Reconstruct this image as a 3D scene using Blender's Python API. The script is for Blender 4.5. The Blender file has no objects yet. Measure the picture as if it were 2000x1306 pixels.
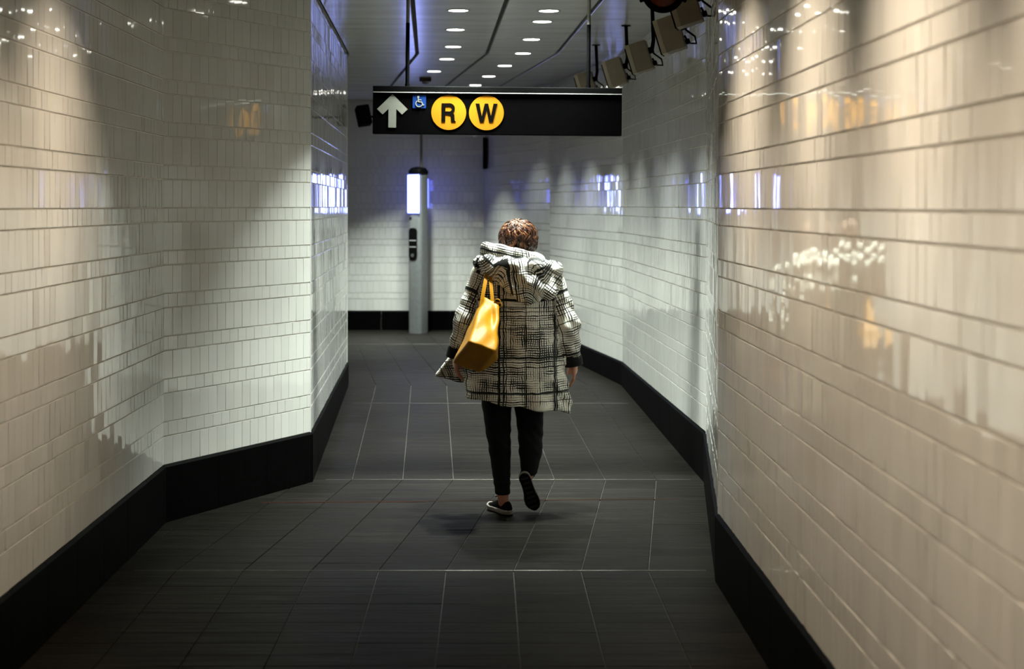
import bpy, bmesh, math, random
import numpy as np
from mathutils import Vector, Matrix

random.seed(7)
rng = np.random.default_rng(7)
scene = bpy.context.scene
COL = scene.collection
PI = math.pi

# ------------------------------------------------------------------ camera
EYE = 1.69                       # eye height of the photographer
FPX = 3050.0                     # focal length in pixels of the 2000 px frame
HZ = 401.0                       # horizon row in the photograph
cam_data = bpy.data.cameras.new('camera')
cam = bpy.data.objects.new('camera', cam_data)
COL.objects.link(cam)
cam.location = (0, 0, EYE)
cam.rotation_euler = (PI / 2, 0, 0)
cam_data.sensor_width = 36
cam_data.lens = 36 * FPX / 2000
cam_data.shift_y = -(653 - HZ) / 2000
cam_data.clip_start = 0.05
cam_data.clip_end = 200
cam_data.dof.use_dof = True
cam_data.dof.focus_distance = 8.5
cam_data.dof.aperture_fstop = 2.8
scene.camera = cam

# ------------------------------------------------------------------ world, exposure
w = bpy.data.worlds.new('world'); scene.world = w
w.use_nodes = True
w.node_tree.nodes['Background'].inputs[0].default_value = (0.02, 0.022, 0.025, 1)
w.node_tree.nodes['Background'].inputs[1].default_value = 0.3
scene.view_settings.view_transform = 'Standard'
scene.view_settings.look = 'None'
scene.view_settings.gamma = 1
scene.view_settings.use_curve_mapping = False
scene.view_settings.exposure = 0.0
scene.cycles.use_denoising = True
scene.cycles.max_bounces = 8
scene.cycles.glossy_bounces = 4
scene.cycles.sample_clamp_indirect = 6
scene.cycles.caustics_reflective = False

WARM = (1.0, 0.82, 0.61)
COOL = (0.90, 1.0, 0.93)
CEIL = 3.03

# ------------------------------------------------------------------ helpers
def link(o, parent=None):
    COL.objects.link(o)
    if parent is not None:
        o.parent = parent
    return o

def tag(o, label=None, cat=None, group=None, kind=None):
    if label: o['label'] = label
    if cat: o['category'] = cat
    if group: o['group'] = group
    if kind: o['kind'] = kind
    return o

def empty(name, loc=(0, 0, 0), rot=(0, 0, 0), parent=None):
    o = bpy.data.objects.new(name, None)
    o.empty_display_size = 0.05
    o.location = loc; o.rotation_euler = rot
    return link(o, parent)

def mesh_from(name, verts, faces, mat, smooth=False):
    me = bpy.data.meshes.new(name)
    me.from_pydata([tuple(map(float, v)) for v in verts], [], faces)
    me.materials.append(mat)
    if smooth:
        me.polygons.foreach_set('use_smooth', [True] * len(me.polygons))
    me.update()
    return me

def mesh_np(name, V, Q, mat, smooth=False):
    """fast quad mesh from numpy arrays"""
    me = bpy.data.meshes.new(name)
    V = np.asarray(V, np.float32); Q = np.asarray(Q, np.int32)
    nf, k = Q.shape
    me.vertices.add(len(V)); me.vertices.foreach_set('co', V.ravel())
    me.loops.add(nf * k); me.loops.foreach_set('vertex_index', Q.ravel())
    me.polygons.add(nf)
    me.polygons.foreach_set('loop_start', np.arange(nf, dtype=np.int32) * k)
    me.polygons.foreach_set('loop_total', np.full(nf, k, np.int32))
    me.polygons.foreach_set('use_smooth', np.full(nf, bool(smooth)))
    me.materials.append(mat)
    me.update(calc_edges=True); me.validate()
    return me

def obj(name, me, parent=None, loc=None, rot=None):
    o = bpy.data.objects.new(name, me)
    if loc is not None: o.location = loc
    if rot is not None: o.rotation_euler = rot
    return link(o, parent)

class MB:
    """collects simple solids into ONE mesh"""
    def __init__(s): s.bm = bmesh.new()
    def box(s, c, size, rot=None, bevel=0.0):
        m = Matrix.Translation(c)
        if rot is not None: m = m @ rot.to_4x4()
        m = m @ Matrix.Diagonal((*size, 1))
        r = bmesh.ops.create_cube(s.bm, size=1, matrix=m)
        if bevel:
            es = list({e for v in r['verts'] for e in v.link_edges})
            bmesh.ops.bevel(s.bm, geom=es, offset=bevel, segments=2, affect='EDGES', profile=0.5)
        return s
    def cyl(s, a, b, r1, r2=None, n=16):
        a = Vector(a); b = Vector(b); d = b - a
        q = d.to_track_quat('Z', 'Y').to_matrix().to_4x4()
        bmesh.ops.create_cone(s.bm, cap_ends=True, segments=n, radius1=r1, radius2=r1 if r2 is None else r2,
                              depth=d.length, matrix=Matrix.Translation((a + b) / 2) @ q)
        return s
    def tube(s, pts, r, n=8, close=False):
        pts = [Vector(p) for p in pts]
        rs = r if isinstance(r, (list, tuple)) else [r] * len(pts)
        rings = []
        N = len(pts)
        prev = None
        for i, p in enumerate(pts):
            if close: t = pts[(i + 1) % N] - pts[i - 1]
            else: t = pts[min(i + 1, N - 1)] - pts[max(i - 1, 0)]
            t.normalize()
            if prev is None:
                up = Vector((0, 0, 1)) if abs(t.z) < .9 else Vector((1, 0, 0))
            else: up = prev
            x = t.cross(up).normalized(); y = x.cross(t).normalized(); prev = y
            rings.append([s.bm.verts.new(p + (x * math.cos(2 * PI * k / n) + y * math.sin(2 * PI * k / n)) * rs[i]) for k in range(n)])
        M = N if close else N - 1
        for i in range(M):
            A, B = rings[i], rings[(i + 1) % N]
            for k in range(n):
                s.bm.faces.new((A[k], A[(k + 1) % n], B[(k + 1) % n], B[k]))
        if not close:
            s.bm.faces.new(rings[0][::-1]); s.bm.faces.new(rings[-1])
        return s
    def lathe(s, prof, n=32, mat4=None, cap=True):
        """profile [(r,z)] about z"""
        rings = []
        for r, z in prof:
            ring = []
            for k in range(n):
                v = Vector((r * math.cos(2 * PI * k / n), r * math.sin(2 * PI * k / n), z))
                ring.append(s.bm.verts.new(mat4 @ v if mat4 else v))
            rings.append(ring)
        for A, B in zip(rings, rings[1:]):
            for k in range(n):
                s.bm.faces.new((A[k], A[(k + 1) % n], B[(k + 1) % n], B[k]))
        if cap:
            s.bm.faces.new(rings[0][::-1]); s.bm.faces.new(rings[-1])
        return s
    def loft(s, rings, cap=True, close=True):
        R = [[s.bm.verts.new(p) for p in ring] for ring in rings]
        n = len(R[0])
        for A, B in zip(R, R[1:]):
            for k in range(n if close else n - 1):
                s.bm.faces.new((A[k], A[(k + 1) % n], B[(k + 1) % n], B[k]))
        if cap and close:
            s.bm.faces.new(R[0][::-1]); s.bm.faces.new(R[-1])
        return s
    def build(s, name, mat, parent=None, smooth=False, loc=None, rot=None):
        bmesh.ops.recalc_face_normals(s.bm, faces=s.bm.faces)
        me = bpy.data.meshes.new(name)
        s.bm.to_mesh(me); s.bm.free()
        me.materials.append(mat)
        if smooth:
            me.polygons.foreach_set('use_smooth', [True] * len(me.polygons))
            try: me.set_sharp_from_angle(angle=math.radians(40))
            except Exception: pass
        return obj(name, me, parent, loc, rot)

def flat_shape(name, loops, mat, parent, origin, depth=0.0012):
    """extruded 2D outline (outer loop and holes) standing in the XZ plane facing -Y"""
    cu = bpy.data.curves.new(name, 'CURVE')
    cu.dimensions = '2D'; cu.fill_mode = 'BOTH'; cu.extrude = depth
    for lp in loops:
        sp = cu.splines.new('POLY'); sp.points.add(len(lp) - 1)
        for p, (x, y) in zip(sp.points, lp): p.co = (x, y, 0, 1)
        sp.use_cyclic_u = True
    tmp = bpy.data.objects.new('tmp', cu); COL.objects.link(tmp)
    dg = bpy.context.evaluated_depsgraph_get()
    me = bpy.data.meshes.new_from_object(tmp.evaluated_get(dg))
    bpy.data.objects.remove(tmp)
    me.name = name
    me.materials.clear(); me.materials.append(mat)
    me.transform(Matrix.Rotation(PI / 2, 4, 'X'))
    return obj(name, me, parent, origin)

def arc(cx, cy, r, a0, a1, n=12):
    return [(cx + r * math.cos(math.radians(a0 + (a1 - a0) * i / n)), cy + r * math.sin(math.radians(a0 + (a1 - a0) * i / n))) for i in range(n + 1)]

# ------------------------------------------------------------------ node helpers
class NT:
    def __init__(s, name):
        s.m = bpy.data.materials.new(name); s.m.use_nodes = True
        s.t = s.m.node_tree; s.b = s.t.nodes['Principled BSDF']
    def n(s, typ, **kw):
        nd = s.t.nodes.new(typ)
        for k, v in kw.items(): setattr(nd, k, v)
        return nd
    def lk(s, a, b): s.t.links.new(a, b)
    def val(s, sock, v):
        if hasattr(v, 'is_output') or isinstance(v, bpy.types.NodeSocket): s.lk(v, sock)
        else: sock.default_value = v
    def math(s, op, a, b=0.0, c=None):
        nd = s.n('ShaderNodeMath', operation=op)
        s.val(nd.inputs[0], a); s.val(nd.inputs[1], b)
        if c is not None: s.val(nd.inputs[2], c)
        return nd.outputs[0]
    def noise(s, vec, scale, detail=3.0, rough=.5, dim='3D'):
        nd = s.n('ShaderNodeTexNoise', noise_dimensions=dim)
        if vec is not None: s.lk(vec, nd.inputs['Vector'])
        nd.inputs['Scale'].default_value = scale; nd.inputs['Detail'].default_value = detail
        nd.inputs['Roughness'].default_value = rough
        return nd.outputs['Fac']
    def ramp(s, fac, stops):
        nd = s.n('ShaderNodeValToRGB')
        el = nd.color_ramp.elements
        while len(el) < len(stops): el.new(0.5)
        for e, (p, c) in zip(el, stops):
            e.position = p; e.color = (*c, 1) if len(c) == 3 else c
        s.lk(fac, nd.inputs[0]); return nd.outputs[0]
    def mix(s, fac, a, b):
        nd = s.n('ShaderNodeMix', data_type='RGBA')
        s.val(nd.inputs[0], fac)
        for i, v in ((6, a), (7, b)):
            if isinstance(v, tuple): nd.inputs[i].default_value = (*v, 1) if len(v) == 3 else v
            else: s.lk(v, nd.inputs[i])
        return nd.outputs[2]
    def bump(s, h, strength=.3, dist=.01):
        nd = s.n('ShaderNodeBump'); nd.inputs['Strength'].default_value = strength
        nd.inputs['Distance'].default_value = dist
        s.lk(h, nd.inputs['Height']); s.lk(nd.outputs[0], s.b.inputs['Normal'])
    def coords(s, which='Object', scale=None):
        o = s.n('ShaderNodeTexCoord').outputs[which]
        if scale is None: return o
        mp = s.n('ShaderNodeMapping'); mp.inputs['Scale'].default_value = scale
        s.lk(o, mp.inputs[0]); return mp.outputs[0]
    def position(s, scale=None):
        o = s.n('ShaderNodeNewGeometry').outputs['Position']
        if scale is None: return o
        mp = s.n('ShaderNodeMapping'); mp.inputs['Scale'].default_value = scale
        s.lk(o, mp.inputs[0]); return mp.outputs[0]

def plain(name, color, rough=.5, metal=0.0, spec=.5, var=.06, emit=None, estr=0.0, nscale=25):
    t = NT(name); b = t.b
    f = t.noise(t.coords('Object'), nscale, 3)
    c1 = tuple(max(0, c * (1 - var)) for c in color); c2 = tuple(min(1, c * (1 + var)) for c in color)
    t.lk(t.ramp(f, [(.3, c1), (.7, c2)]), b.inputs['Base Color'])
    b.inputs['Roughness'].default_value = rough; b.inputs['Metallic'].default_value = metal
    b.inputs['Specular IOR Level'].default_value = spec
    if emit:
        b.inputs['Emission Color'].default_value = (*emit, 1); b.inputs['Emission Strength'].default_value = estr
    return t.m

# ------------------------------------------------------------------ materials of the setting
def mat_tile():
    t = NT('glazed_white_tile'); b = t.b
    info = t.n('ShaderNodeObjectInfo').outputs['Random']
    p = t.position()
    f = t.noise(p, 1.3, 2)
    f2 = t.math('ADD', t.math('MULTIPLY', info, .35), t.math('MULTIPLY', f, .65))
    t.lk(t.ramp(f2, [(.25, (.53, .52, .485)), (.75, (.60, .59, .555))]), b.inputs['Base Color'])
    b.inputs['Roughness'].default_value = .045
    b.inputs['IOR'].default_value = 1.52
    b.inputs['Specular IOR Level'].default_value = .80
    h = t.noise(t.position((16, 16, 5)), 1.0, 1.5)
    t.bump(h, .07, .006)
    return t.m
M_TILE = mat_tile()
M_GROUT = plain('pale_grout', (.60, .57, .51), .85, var=.12, nscale=60)

def mat_base():
    t = NT('black_polished_stone'); b = t.b
    p = t.position()
    f = t.noise(p, 40, 5)
    t.lk(t.ramp(f, [(.35, (.0004, .0004, .0004)), (.75, (.0016, .0016, .0015))]), b.inputs['Base Color'])
    b.inputs['Roughness'].default_value = .5
    b.inputs['Specular IOR Level'].default_value = .03
    s = t.noise(t.position((30, 30, 3)), 1.0, 4)
    t.bump(s, .15, .004)
    return t.m
M_BASE = mat_base()

def mat_floor():
    t = NT('dark_slate_paver'); b = t.b
    info = t.n('ShaderNodeObjectInfo').outputs['Random']
    p = t.position((2.2, 26, 1))
    streak = t.noise(p, 1.0, 5, .65)
    blot = t.noise(t.position(), 1.7, 3)
    f = t.math('ADD', t.math('MULTIPLY', streak, .6), t.math('ADD', t.math('MULTIPLY', blot, .3), t.math('MULTIPLY', info, .12)))
    t.lk(t.ramp(f, [(.3, (.0040, .0034, .0027)), (.55, (.0088, .0078, .0064)), (.8, (.018, .0162, .0138))]), b.inputs['Base Color'])
    t.lk(t.ramp(streak, [(.3, (.38,) * 3), (.7, (.6,) * 3)]), b.inputs['Roughness'])
    b.inputs['Specular IOR Level'].default_value = .035
    t.bump(streak, .22, .004)
    return t.m
M_FLOOR = mat_floor()
M_FGROUT = plain('dark_floor_grout', (.030, .026, .022), .8, var=.3)

def mat_ceil():
    t = NT('grey_enamelled_ceiling_panel'); b = t.b
    f = t.noise(t.position((.7, 5, 1)), 1.0, 3)
    t.lk(t.ramp(f, [(.3, (.40, .39, .37)), (.7, (.52, .51, .48))]), b.inputs['Base Color'])
    b.inputs['Roughness'].default_value = .24
    b.inputs['Specular IOR Level'].default_value = .8
    t.bump(t.noise(t.position((1, 9, 1)), 1.0, 3), .10, .01)
    return t.m
M_CEIL = mat_ceil()
M_SEAM = plain('dark_ceiling_void', (.03, .028, .025), .8)
M_BRASS = plain('dull_metal_glint_strip', (.16, .15, .13), .30, metal=.8, var=.4, nscale=6)
M_BROWN = plain('brown_rusted_strip', (.020, .008, .005), .9, spec=.02, var=.3)
M_BLACK = plain('matte_black_paint', (.0012, .0012, .0012), .7, spec=.02, var=.3)
M_BLACKG = plain('satin_black_metal', (.002, .002, .002), .5, spec=.04, var=.2)
M_STEEL = plain('grey_steel_enamel', (.15, .155, .155), .42, metal=.3, spec=.3, var=.08)
M_GREYPAINT = plain('grey_paint', (.13, .13, .12), .6, spec=.2)

# ------------------------------------------------------------------ plan of the passage (x right, y away from the camera)
NEARB = -3.0
L0 = (-1.66, NEARB)
L1 = (-1.862, 8.33); L2 = (-1.236, 9.55); L3 = (-1.462, 13.81)
R0 = (1.05 + .016 * 3, NEARB); R1 = (.932, 7.02); R2 = (1.189, 9.55); R3 = (.983, 13.81)
R4 = (.424, 17.26); B1 = (-.345, 19.95); B0 = (-5.2, 19.95); C0 = (-5.2, 14.9)

def path(d):
    if d < 7.23: return .007 - .016 * (d - 7.23)
    if d < 9.63: return .007 + .107 * (d - 7.23)
    if d < 13.81: return .264 - .052 * (d - 9.63)
    return .0466 - .14 * (d - 13.81)

def floor_z(d):
    if d < 9.63: return 0.0
    if d < 13.81: return .10 * (d - 9.63) / 4.18
    return .10

def px_of(p):
    return 1000 + FPX * p[0] / p[1], HZ - FPX * (p[2] - EYE) / p[1]

# walls ---------------------------------------------------------------------------------------
TW, TH, SH = .0762, .1524, .0762
Z0 = .305
tile_cache = {}
def tile_arrays(wd, ht):
    g, gz, e, ex = .0005, .0020, .0016, .0007
    a, c = wd / 2 - g, ht / 2 - gz
    V = np.array([(-a, 0, -c), (a, 0, -c), (a, 0, c), (-a, 0, c),
                  (-a + ex, .0045, -c + e), (a - ex, .0045, -c + e), (a - ex, .0045, c - e), (-a + ex, .0045, c - e)], float)
    Q = np.array([(4, 7, 6, 5), (0, 4, 5, 1), (1, 5, 6, 2), (2, 6, 7, 3), (3, 7, 4, 0), (0, 1, 2, 3)])
    return V, Q
def tile_mesh(wd, ht):
    k = (round(wd, 4), round(ht, 4))
    if k not in tile_cache:
        V, Q = tile_arrays(wd, ht)
        tile_cache[k] = mesh_np('tile', V, Q, M_TILE)
    return tile_cache[k]

def wall(name, P, Q, side, label, n_obj=300, tiles=True, z0=Z0, tilt=.55, min_px=8.0):
    """side +1: the passage lies to the right of travel P->Q, -1: to the left"""
    P = np.array(P, float); Q = np.array(Q, float)
    t = Q - P; Ln = np.linalg.norm(t); t /= Ln
    n = np.array((t[1], -t[0])) * side
    th = .10
    c = [P, Q, Q - n * th, P - n * th]
    zt = CEIL + .05
    V = [(x, y, z) for z in (-.05, zt) for x, y in c]
    F = [(0, 1, 2, 3), (4, 5, 6, 7), (0, 1, 5, 4), (1, 2, 6, 5), (2, 3, 7, 6), (3, 0, 4, 7)]
    bm = MB(); vs = [bm.bm.verts.new(v) for v in V]
    for f in F: bm.bm.faces.new([vs[i] for i in f])
    wo = bm.build(name, M_GROUT)
    tag(wo, label, 'wall', kind='structure')
    if not tiles: return wo
    recs = []
    z = z0; row = 0
    while z < CEIL - .01:
        ht = TH if row % 2 == 0 else SH
        h2 = min(ht, CEIL - z)
        s = 0.0 if row % 2 == 0 else -TW / 2
        while s < Ln - 1e-4:
            a, b = max(s, 0), min(s + TW, Ln)
            if b - a > .006:
                recs.append(((a + b) / 2, z + h2 / 2, b - a, h2))
            s += TW
        z += ht; row += 1
    ang = math.atan2(t[1], t[0])
    rx, rz = tilt * math.radians(.55), tilt * math.radians(1.0)
    items = []
    for (s, zc, wd, ht) in recs:
        p = P + t * s
        area = 0
        if n_obj and p[1] > 1:
            u, v = px_of((p[0], p[1], zc))
            a = P + t * (s - wd / 2); b = P + t * (s + wd / 2)
            if a[1] > .5 and b[1] > .5:
                du = abs(px_of((a[0], a[1], zc))[0] - px_of((b[0], b[1], zc))[0])
                dv = FPX * ht / p[1]
                if -5 < u < 2005 and -5 < v < 1310 and du > min_px: area = du * dv
        items.append((area, s, zc, wd, ht))
    items.sort(key=lambda r: -r[0])
    VV, QQ = [], []; off = 0
    # local frame: +x along the wall, +y out of the wall into the passage
    ax = t if side < 0 else -t
    base_rot = Matrix(((ax[0], n[0], 0), (ax[1], n[1], 0), (0, 0, 1)))
    for i, (area, s, zc, wd, ht) in enumerate(items):
        p = P + t * s
        rot = base_rot @ Matrix.Rotation(random.gauss(0, rz), 3, 'Z') @ Matrix.Rotation(random.gauss(0, rx), 3, 'X')
        lift = random.uniform(0, .0008)
        loc = (p[0] + n[0] * lift, p[1] + n[1] * lift, zc)
        if area > 0 and i < n_obj:
            o = bpy.data.objects.new('tile', tile_mesh(wd, ht))
            o.parent = wo
            o.matrix_local = Matrix.Translation(loc) @ rot.to_4x4()
            COL.objects.link(o)
        else:
            V, Qd = tile_arrays(wd, ht)
            VV.append(V @ np.array(rot).T + np.array(loc)); QQ.append(Qd + off); off += 8
    if VV:
        me = mesh_np('tiles', np.concatenate(VV), np.concatenate(QQ), M_TILE)
        so = obj('tile_field', me, wo); so['kind'] = 'stuff'
    return wo

def baseboard(name, P, Q, side, label, slab=.46, h=.305, zb=0.0, ext=.018):
    P = np.array(P, float); Q = np.array(Q, float)
    t = Q - P; Ln = np.linalg.norm(t); t /= Ln
    n = np.array((t[1], -t[0])) * side
    k = max(1, round(Ln / slab)); sl = Ln / k
    root = None
    prof = [(-.02, zb - .05), (ext, zb - .05), (ext, zb + h - .012), (ext - .012, zb + h), (-.02, zb + h)]
    root = empty(name); tag(root, label, 'baseboard', kind='structure')
    for i in range(k):
        a, b = i * sl + (.0015 if i else -ext * .4), (i + 1) * sl - (.0015 if i < k - 1 else -ext * .4)
        ring = lambda s: [Vector((*(P + t * s + n * o), z)) for o, z in prof]
        mb = MB(); mb.loft([ring(a), ring(b)])
        mb.build('slab', M_BASE, root)
    return root

segs = [
    ('wall_left', L0, L1, 1, 'long left tiled wall nearest the camera, warm lit', 300, 'black stone skirting along the near left wall'),
    ('wall_left', L1, L2, 1, 'left tiled wall angled across the passage, facing the viewer', 300, 'black stone skirting under the angled left wall face'),
    ('wall_left', L2, L3, 1, 'narrow far left tiled wall reflecting the blue screen', 0, 'black stone skirting along the far left wall, under the blue reflection'),
    ('wall_right', R0, R1, -1, 'large right tiled wall nearest the camera, reflecting the sign', 300, 'black stone skirting along the near right wall'),
    ('wall_right', R1, R2, -1, 'sliver of right tiled wall set back behind the near corner', 0, 'black stone skirting at the right corner set back'),
    ('wall_right', R2, R3, -1, 'right tiled wall below the beige boxes, mid passage', 0, 'black stone skirting on the right below the beige boxes'),
    ('wall_right', R3, R4, -1, 'far right tiled wall bending left behind the walking person', 0, 'black stone skirting on the far right bend behind the person'),
    ('wall_right', R4, B1, -1, 'dim grey tiled wall right of the help point, beyond the person', 0, 'black stone skirting at the dim wall hidden behind the person'),
    ('wall_back', B0, B1, 1, 'bright white tiled end wall behind the help point column', 300, 'black stone skirting of the bright end wall'),
]
for nm, P, Q, sd, lb, no, lb2 in segs:
    far = nm == 'wall_back' or P is R4
    z0 = Z0 + .04 if far else Z0
    wall(nm, P, Q, sd, lb, n_obj=no, z0=z0, tilt=.5 if P in (L2, R2, R3) else (.4 if P is L1 else .7))
    baseboard(nm.replace('wall', 'baseboard'), P, Q, sd, lb2, h=z0, slab=.46)
wall('wall_left', L3, C0, 1, 'tiled side wall round the far left corner', n_obj=0)
wall('wall_left', C0, B0, 1, 'closing tiled wall of the branch on the far left', n_obj=0)
wall('wall_front', R0, L0, -1, 'tiled wall closing the passage behind the viewer', n_obj=0)

# corner beads on the convex corners
for i, (c, lb) in enumerate(((L2, 'rounded tile bead on the left outer corner'), (R1, 'rounded tile bead on the near right corner'),
                             (L3, 'rounded tile bead at the far left corner'))):
    mb = MB(); mb.cyl((c[0], c[1], .30), (c[0], c[1], CEIL), .0075, n=10)
    tag(mb.build('trim_%d' % (i + 1), M_TILE, smooth=True), lb, 'trim', kind='structure')

# floor ------------------------------------------------------------------------------------------
mb = MB()
cross = [NEARB - .2, 9.63, 13.81, 20.2]
for a, b in zip(cross, cross[1:]):
    za, zb_ = floor_z(a), floor_z(b)
    vs = [mb.bm.verts.new(v) for v in ((-5.6, a, za - .006), (1.9, a, za - .006), (1.9, b, zb_ - .006), (-5.6, b, zb_ - .006))]
    mb.bm.faces.new(vs)
bmesh.ops.remove_doubles(mb.bm, verts=mb.bm.verts, dist=1e-5)
floor = mb.build('floor', M_FGROUT)
sol = floor.modifiers.new('s', 'SOLIDIFY'); sol.thickness = .1; sol.offset = -1 if floor.data.polygons[0].normal.z > 0 else 1
tag(floor, 'dark slate paver floor running down the passage', 'floor', kind='structure')
FW, FD = .3125, .150
rows_d = []
edges_fixed = [7.23, 9.63, 13.81]
d0 = 7.23 - FD * 70
while d0 < 7.229: rows_d.append((d0, d0 + FD)); d0 += FD
for a, b in zip(edges_fixed, edges_fixed[1:] + [19.96]):
    k = round((b - a) / FD)
    for i in range(k): rows_d.append((a + (b - a) * i / k, a + (b - a) * (i + 1) / k))
def inside(x, d):
    lo = np.interp(d, [NEARB, 8.33, 9.55, 13.81, 13.82, 30], [L0[0], L1[0], L2[0], L3[0], -5.2, -5.2])
    hi = np.interp(d, [NEARB, 7.02, 9.55, 13.81, 17.26, 19.95], [R0[0], R1[0], R2[0], R3[0], R4[0], B1[0]])
    return lo - .30 < x < hi + .30
VV, QQ, off = [], [], 0
cands = []
rowi = 0
for (a, b) in rows_d:
    if b < -1: continue
    for k in range(-18, 7):
        xm = path((a + b) / 2) + (k + .5) * FW
        if not inside(xm, (a + b) / 2): continue
        cands.append((a, b, k))
def vis(a, b, k):
    m = (a + b) / 2
    if m < 1: return 0
    u, v = px_of((path(m) + (k + .5) * FW, m, 0))
    return (1 if (-40 < u < 2040 and v < 1316) else 0) * 1000 / m
cands.sort(key=lambda r: -vis(*r))
pcache = {}
for i, (a, b, k) in enumerate(cands):
    g, e = .0022, .0016
    m = (a + b) / 2
    wob = random.uniform(-.0006, .0006)
    pts = []
    for zz, ins in ((-.012, 0), (-.0012, 0), (0, e)):
        for (dd, sx) in ((a, 0), (a, 1), (b, 1), (b, 0)):
            y = dd + (g * .45 + ins if dd == a else -g * .45 - ins)
            x = path(m) + (path(b - 1e-6) - path(a + 1e-6)) / (b - a) * (y - m) + (k + sx) * FW + (g + ins if sx == 0 else -g - ins)
            pts.append((x, y, floor_z(y) + zz + wob))
    Qd = np.array([(8, 9, 10, 11)] + [(j, (j + 1) % 4, 4 + (j + 1) % 4, 4 + j) for j in range(4)] + [(4 + j, 4 + (j + 1) % 4, 8 + (j + 1) % 4, 8 + j) for j in range(4)])
    if i < 300 and vis(a, b, k) > 0:
        key = (round(path(b - 1e-6) - path(a + 1e-6), 5), round(b - a, 5), round(floor_z(b) - floor_z(a), 5))
        c = np.array((path(m) + (k + .5) * FW, m, floor_z(m)))
        if key not in pcache:
            pcache[key] = mesh_np('paver', np.array(pts) - c, Qd, M_FLOOR)
        o = obj('paver', pcache[key], floor, loc=tuple(c + np.array((0, 0, wob))))
        o.rotation_euler = (random.gauss(0, .0015), random.gauss(0, .0015), 0)
    else:
        VV.append(np.array(pts)); QQ.append(Qd + off); off += 12
fo = obj('paver_field', mesh_np('pavers', np.concatenate(VV), np.concatenate(QQ), M_FLOOR), floor); fo['kind'] = 'stuff'
# metal strips added across floor joints to give bright glints, and a brown strip
def strip(i, d, x0, x1, wd, mat, lb, dy=0.0):
    mb = MB()
    z = floor_z(d)
    a, b = Vector((x0, d, z)), Vector((x1, d + dy, z))
    mid = (a + b) / 2; L = (b - a).length
    mb.box(mid + Vector((0, 0, -.002)), (L, wd, .0075), rot=Matrix.Rotation(math.atan2(dy, x1 - x0), 3, 'Z'), bevel=.001)
    tag(mb.build('trim_%d' % i, mat), lb, 'joint strip', kind='structure')
strip(4, 7.23, -1.75, .90, .005, M_BRASS, 'thin metal strip added for a glint across the near floor bend')
strip(5, 9.63, -1.15, 1.10, .006, M_BRASS, 'thin metal strip added for a glint behind the feet of the person')
strip(6, 12.75, -1.30, .95, .008, M_BRASS, 'thin metal strip added for a bright glint at coat hem height')
strip(7, 17.9, -2.5, .25, .014, M_BRASS, 'far metal strip added for a glint before the end wall')
strip(8, 8.88, -1.43, -.49, .022, M_BROWN, 'rusty brown strip across the floor left of the feet', dy=.03)
strip(9, 8.93, -.48, .95, .010, M_BROWN, 'faint brown strip across the floor right of the feet', dy=.06)

# ceiling -----------------------------------------------------------------------------------------
mb = MB(); mb.box((-1.9, (NEARB + 20.2) / 2, CEIL + .07), (7.6, 20.4 - NEARB, .10))
ceiling = tag(mb.build('ceiling', M_SEAM), 'grey panelled ceiling with dark seams and downlights', 'ceiling', kind='structure')
CW = .617; COFF = -.268
ys = [NEARB + .0]
brk = [NEARB, -1.5, 0, 1.22, 2.44, 3.66, 4.88, 6.05, 7.23, 8.43, 9.63, 10.02, 11.24, 12.5, 13.81, 14.7, 15.9, 17.1, 18.3, 19.9]
for a, b in zip(brk, brk[1:]):
    for k in range(-9, 4):
        m = (a + b) / 2
        xm = path(m) + COFF + (k + .5) * CW
        if not inside(xm, m): continue
        g = .014; ge = .003
        sl = lambda y: path(m) + (path(b - 1e-6) - path(a + 1e-6)) / (b - a) * (y - m) + COFF
        P4 = [(sl(a + ge) + k * CW + g, a + ge), (sl(a + ge) + (k + 1) * CW - g, a + ge), (sl(b - ge) + (k + 1) * CW - g, b - ge), (sl(b - ge) + k * CW + g, b - ge)]
        mb = MB()
        ins = .004
        cxm = sum(p[0] for p in P4) / 4
        lo = [Vector((x + (ins if x < cxm else -ins), y + (ins if y < m else -ins), CEIL)) for x, y in P4]
        md = [Vector((x, y, CEIL + .004)) for x, y in P4]
        hi = [Vector((x, y, CEIL + .03)) for x, y in P4]
        mb.loft([lo, md, hi]); mb.build('panel', M_CEIL, ceiling)

# ------------------------------------------------------------------ downlights
M_LENS_C = plain('lit_cool_lens', (.9, .9, .85), .4, emit=(1.0, .98, .86), estr=14)
M_LENS_W = plain('lit_warm_lens', (.9, .85, .75), .4, emit=(1.0, .88, .66), estr=14)
M_TRIM = plain('grey_lamp_trim', (.30, .30, .29), .45)
P_COOL, P_WARM = 31.0, 10.5
def downlight(x, y, label, warm=False, power=None, spread=86, aim=None, group='recessed ceiling downlights'):
    r = empty('downlight', (x, y, CEIL))
    tag(r, label, 'downlight', group)
    m = MB(); m.lathe([(.066, .004), (.068, -.004), (.078, -.005), (.084, -.001), (.084, .004)], 32, cap=False)
    m.build('trim_ring', M_TRIM, r, smooth=True)
    m = MB(); m.lathe([(.0001, -.0035), (.030, -.0034), (.067, -.002)], 32, cap=False)
    m.build('lens', M_LENS_W if warm else M_LENS_C, r, smooth=True)
    ld = bpy.data.lights.new('downlight_beam', 'AREA')
    ld.shape = 'DISK'; ld.size = .125
    ld.energy = power if power is not None else (P_WARM if warm else P_COOL)
    ld.color = WARM if warm else COOL
    ld.spread = math.radians(spread)
    lo = bpy.data.objects.new('downlight_beam', ld)
    lo.location = (0, 0, -.008)
    if aim: lo.rotation_euler = aim
    link(lo, r)
    return r

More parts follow.
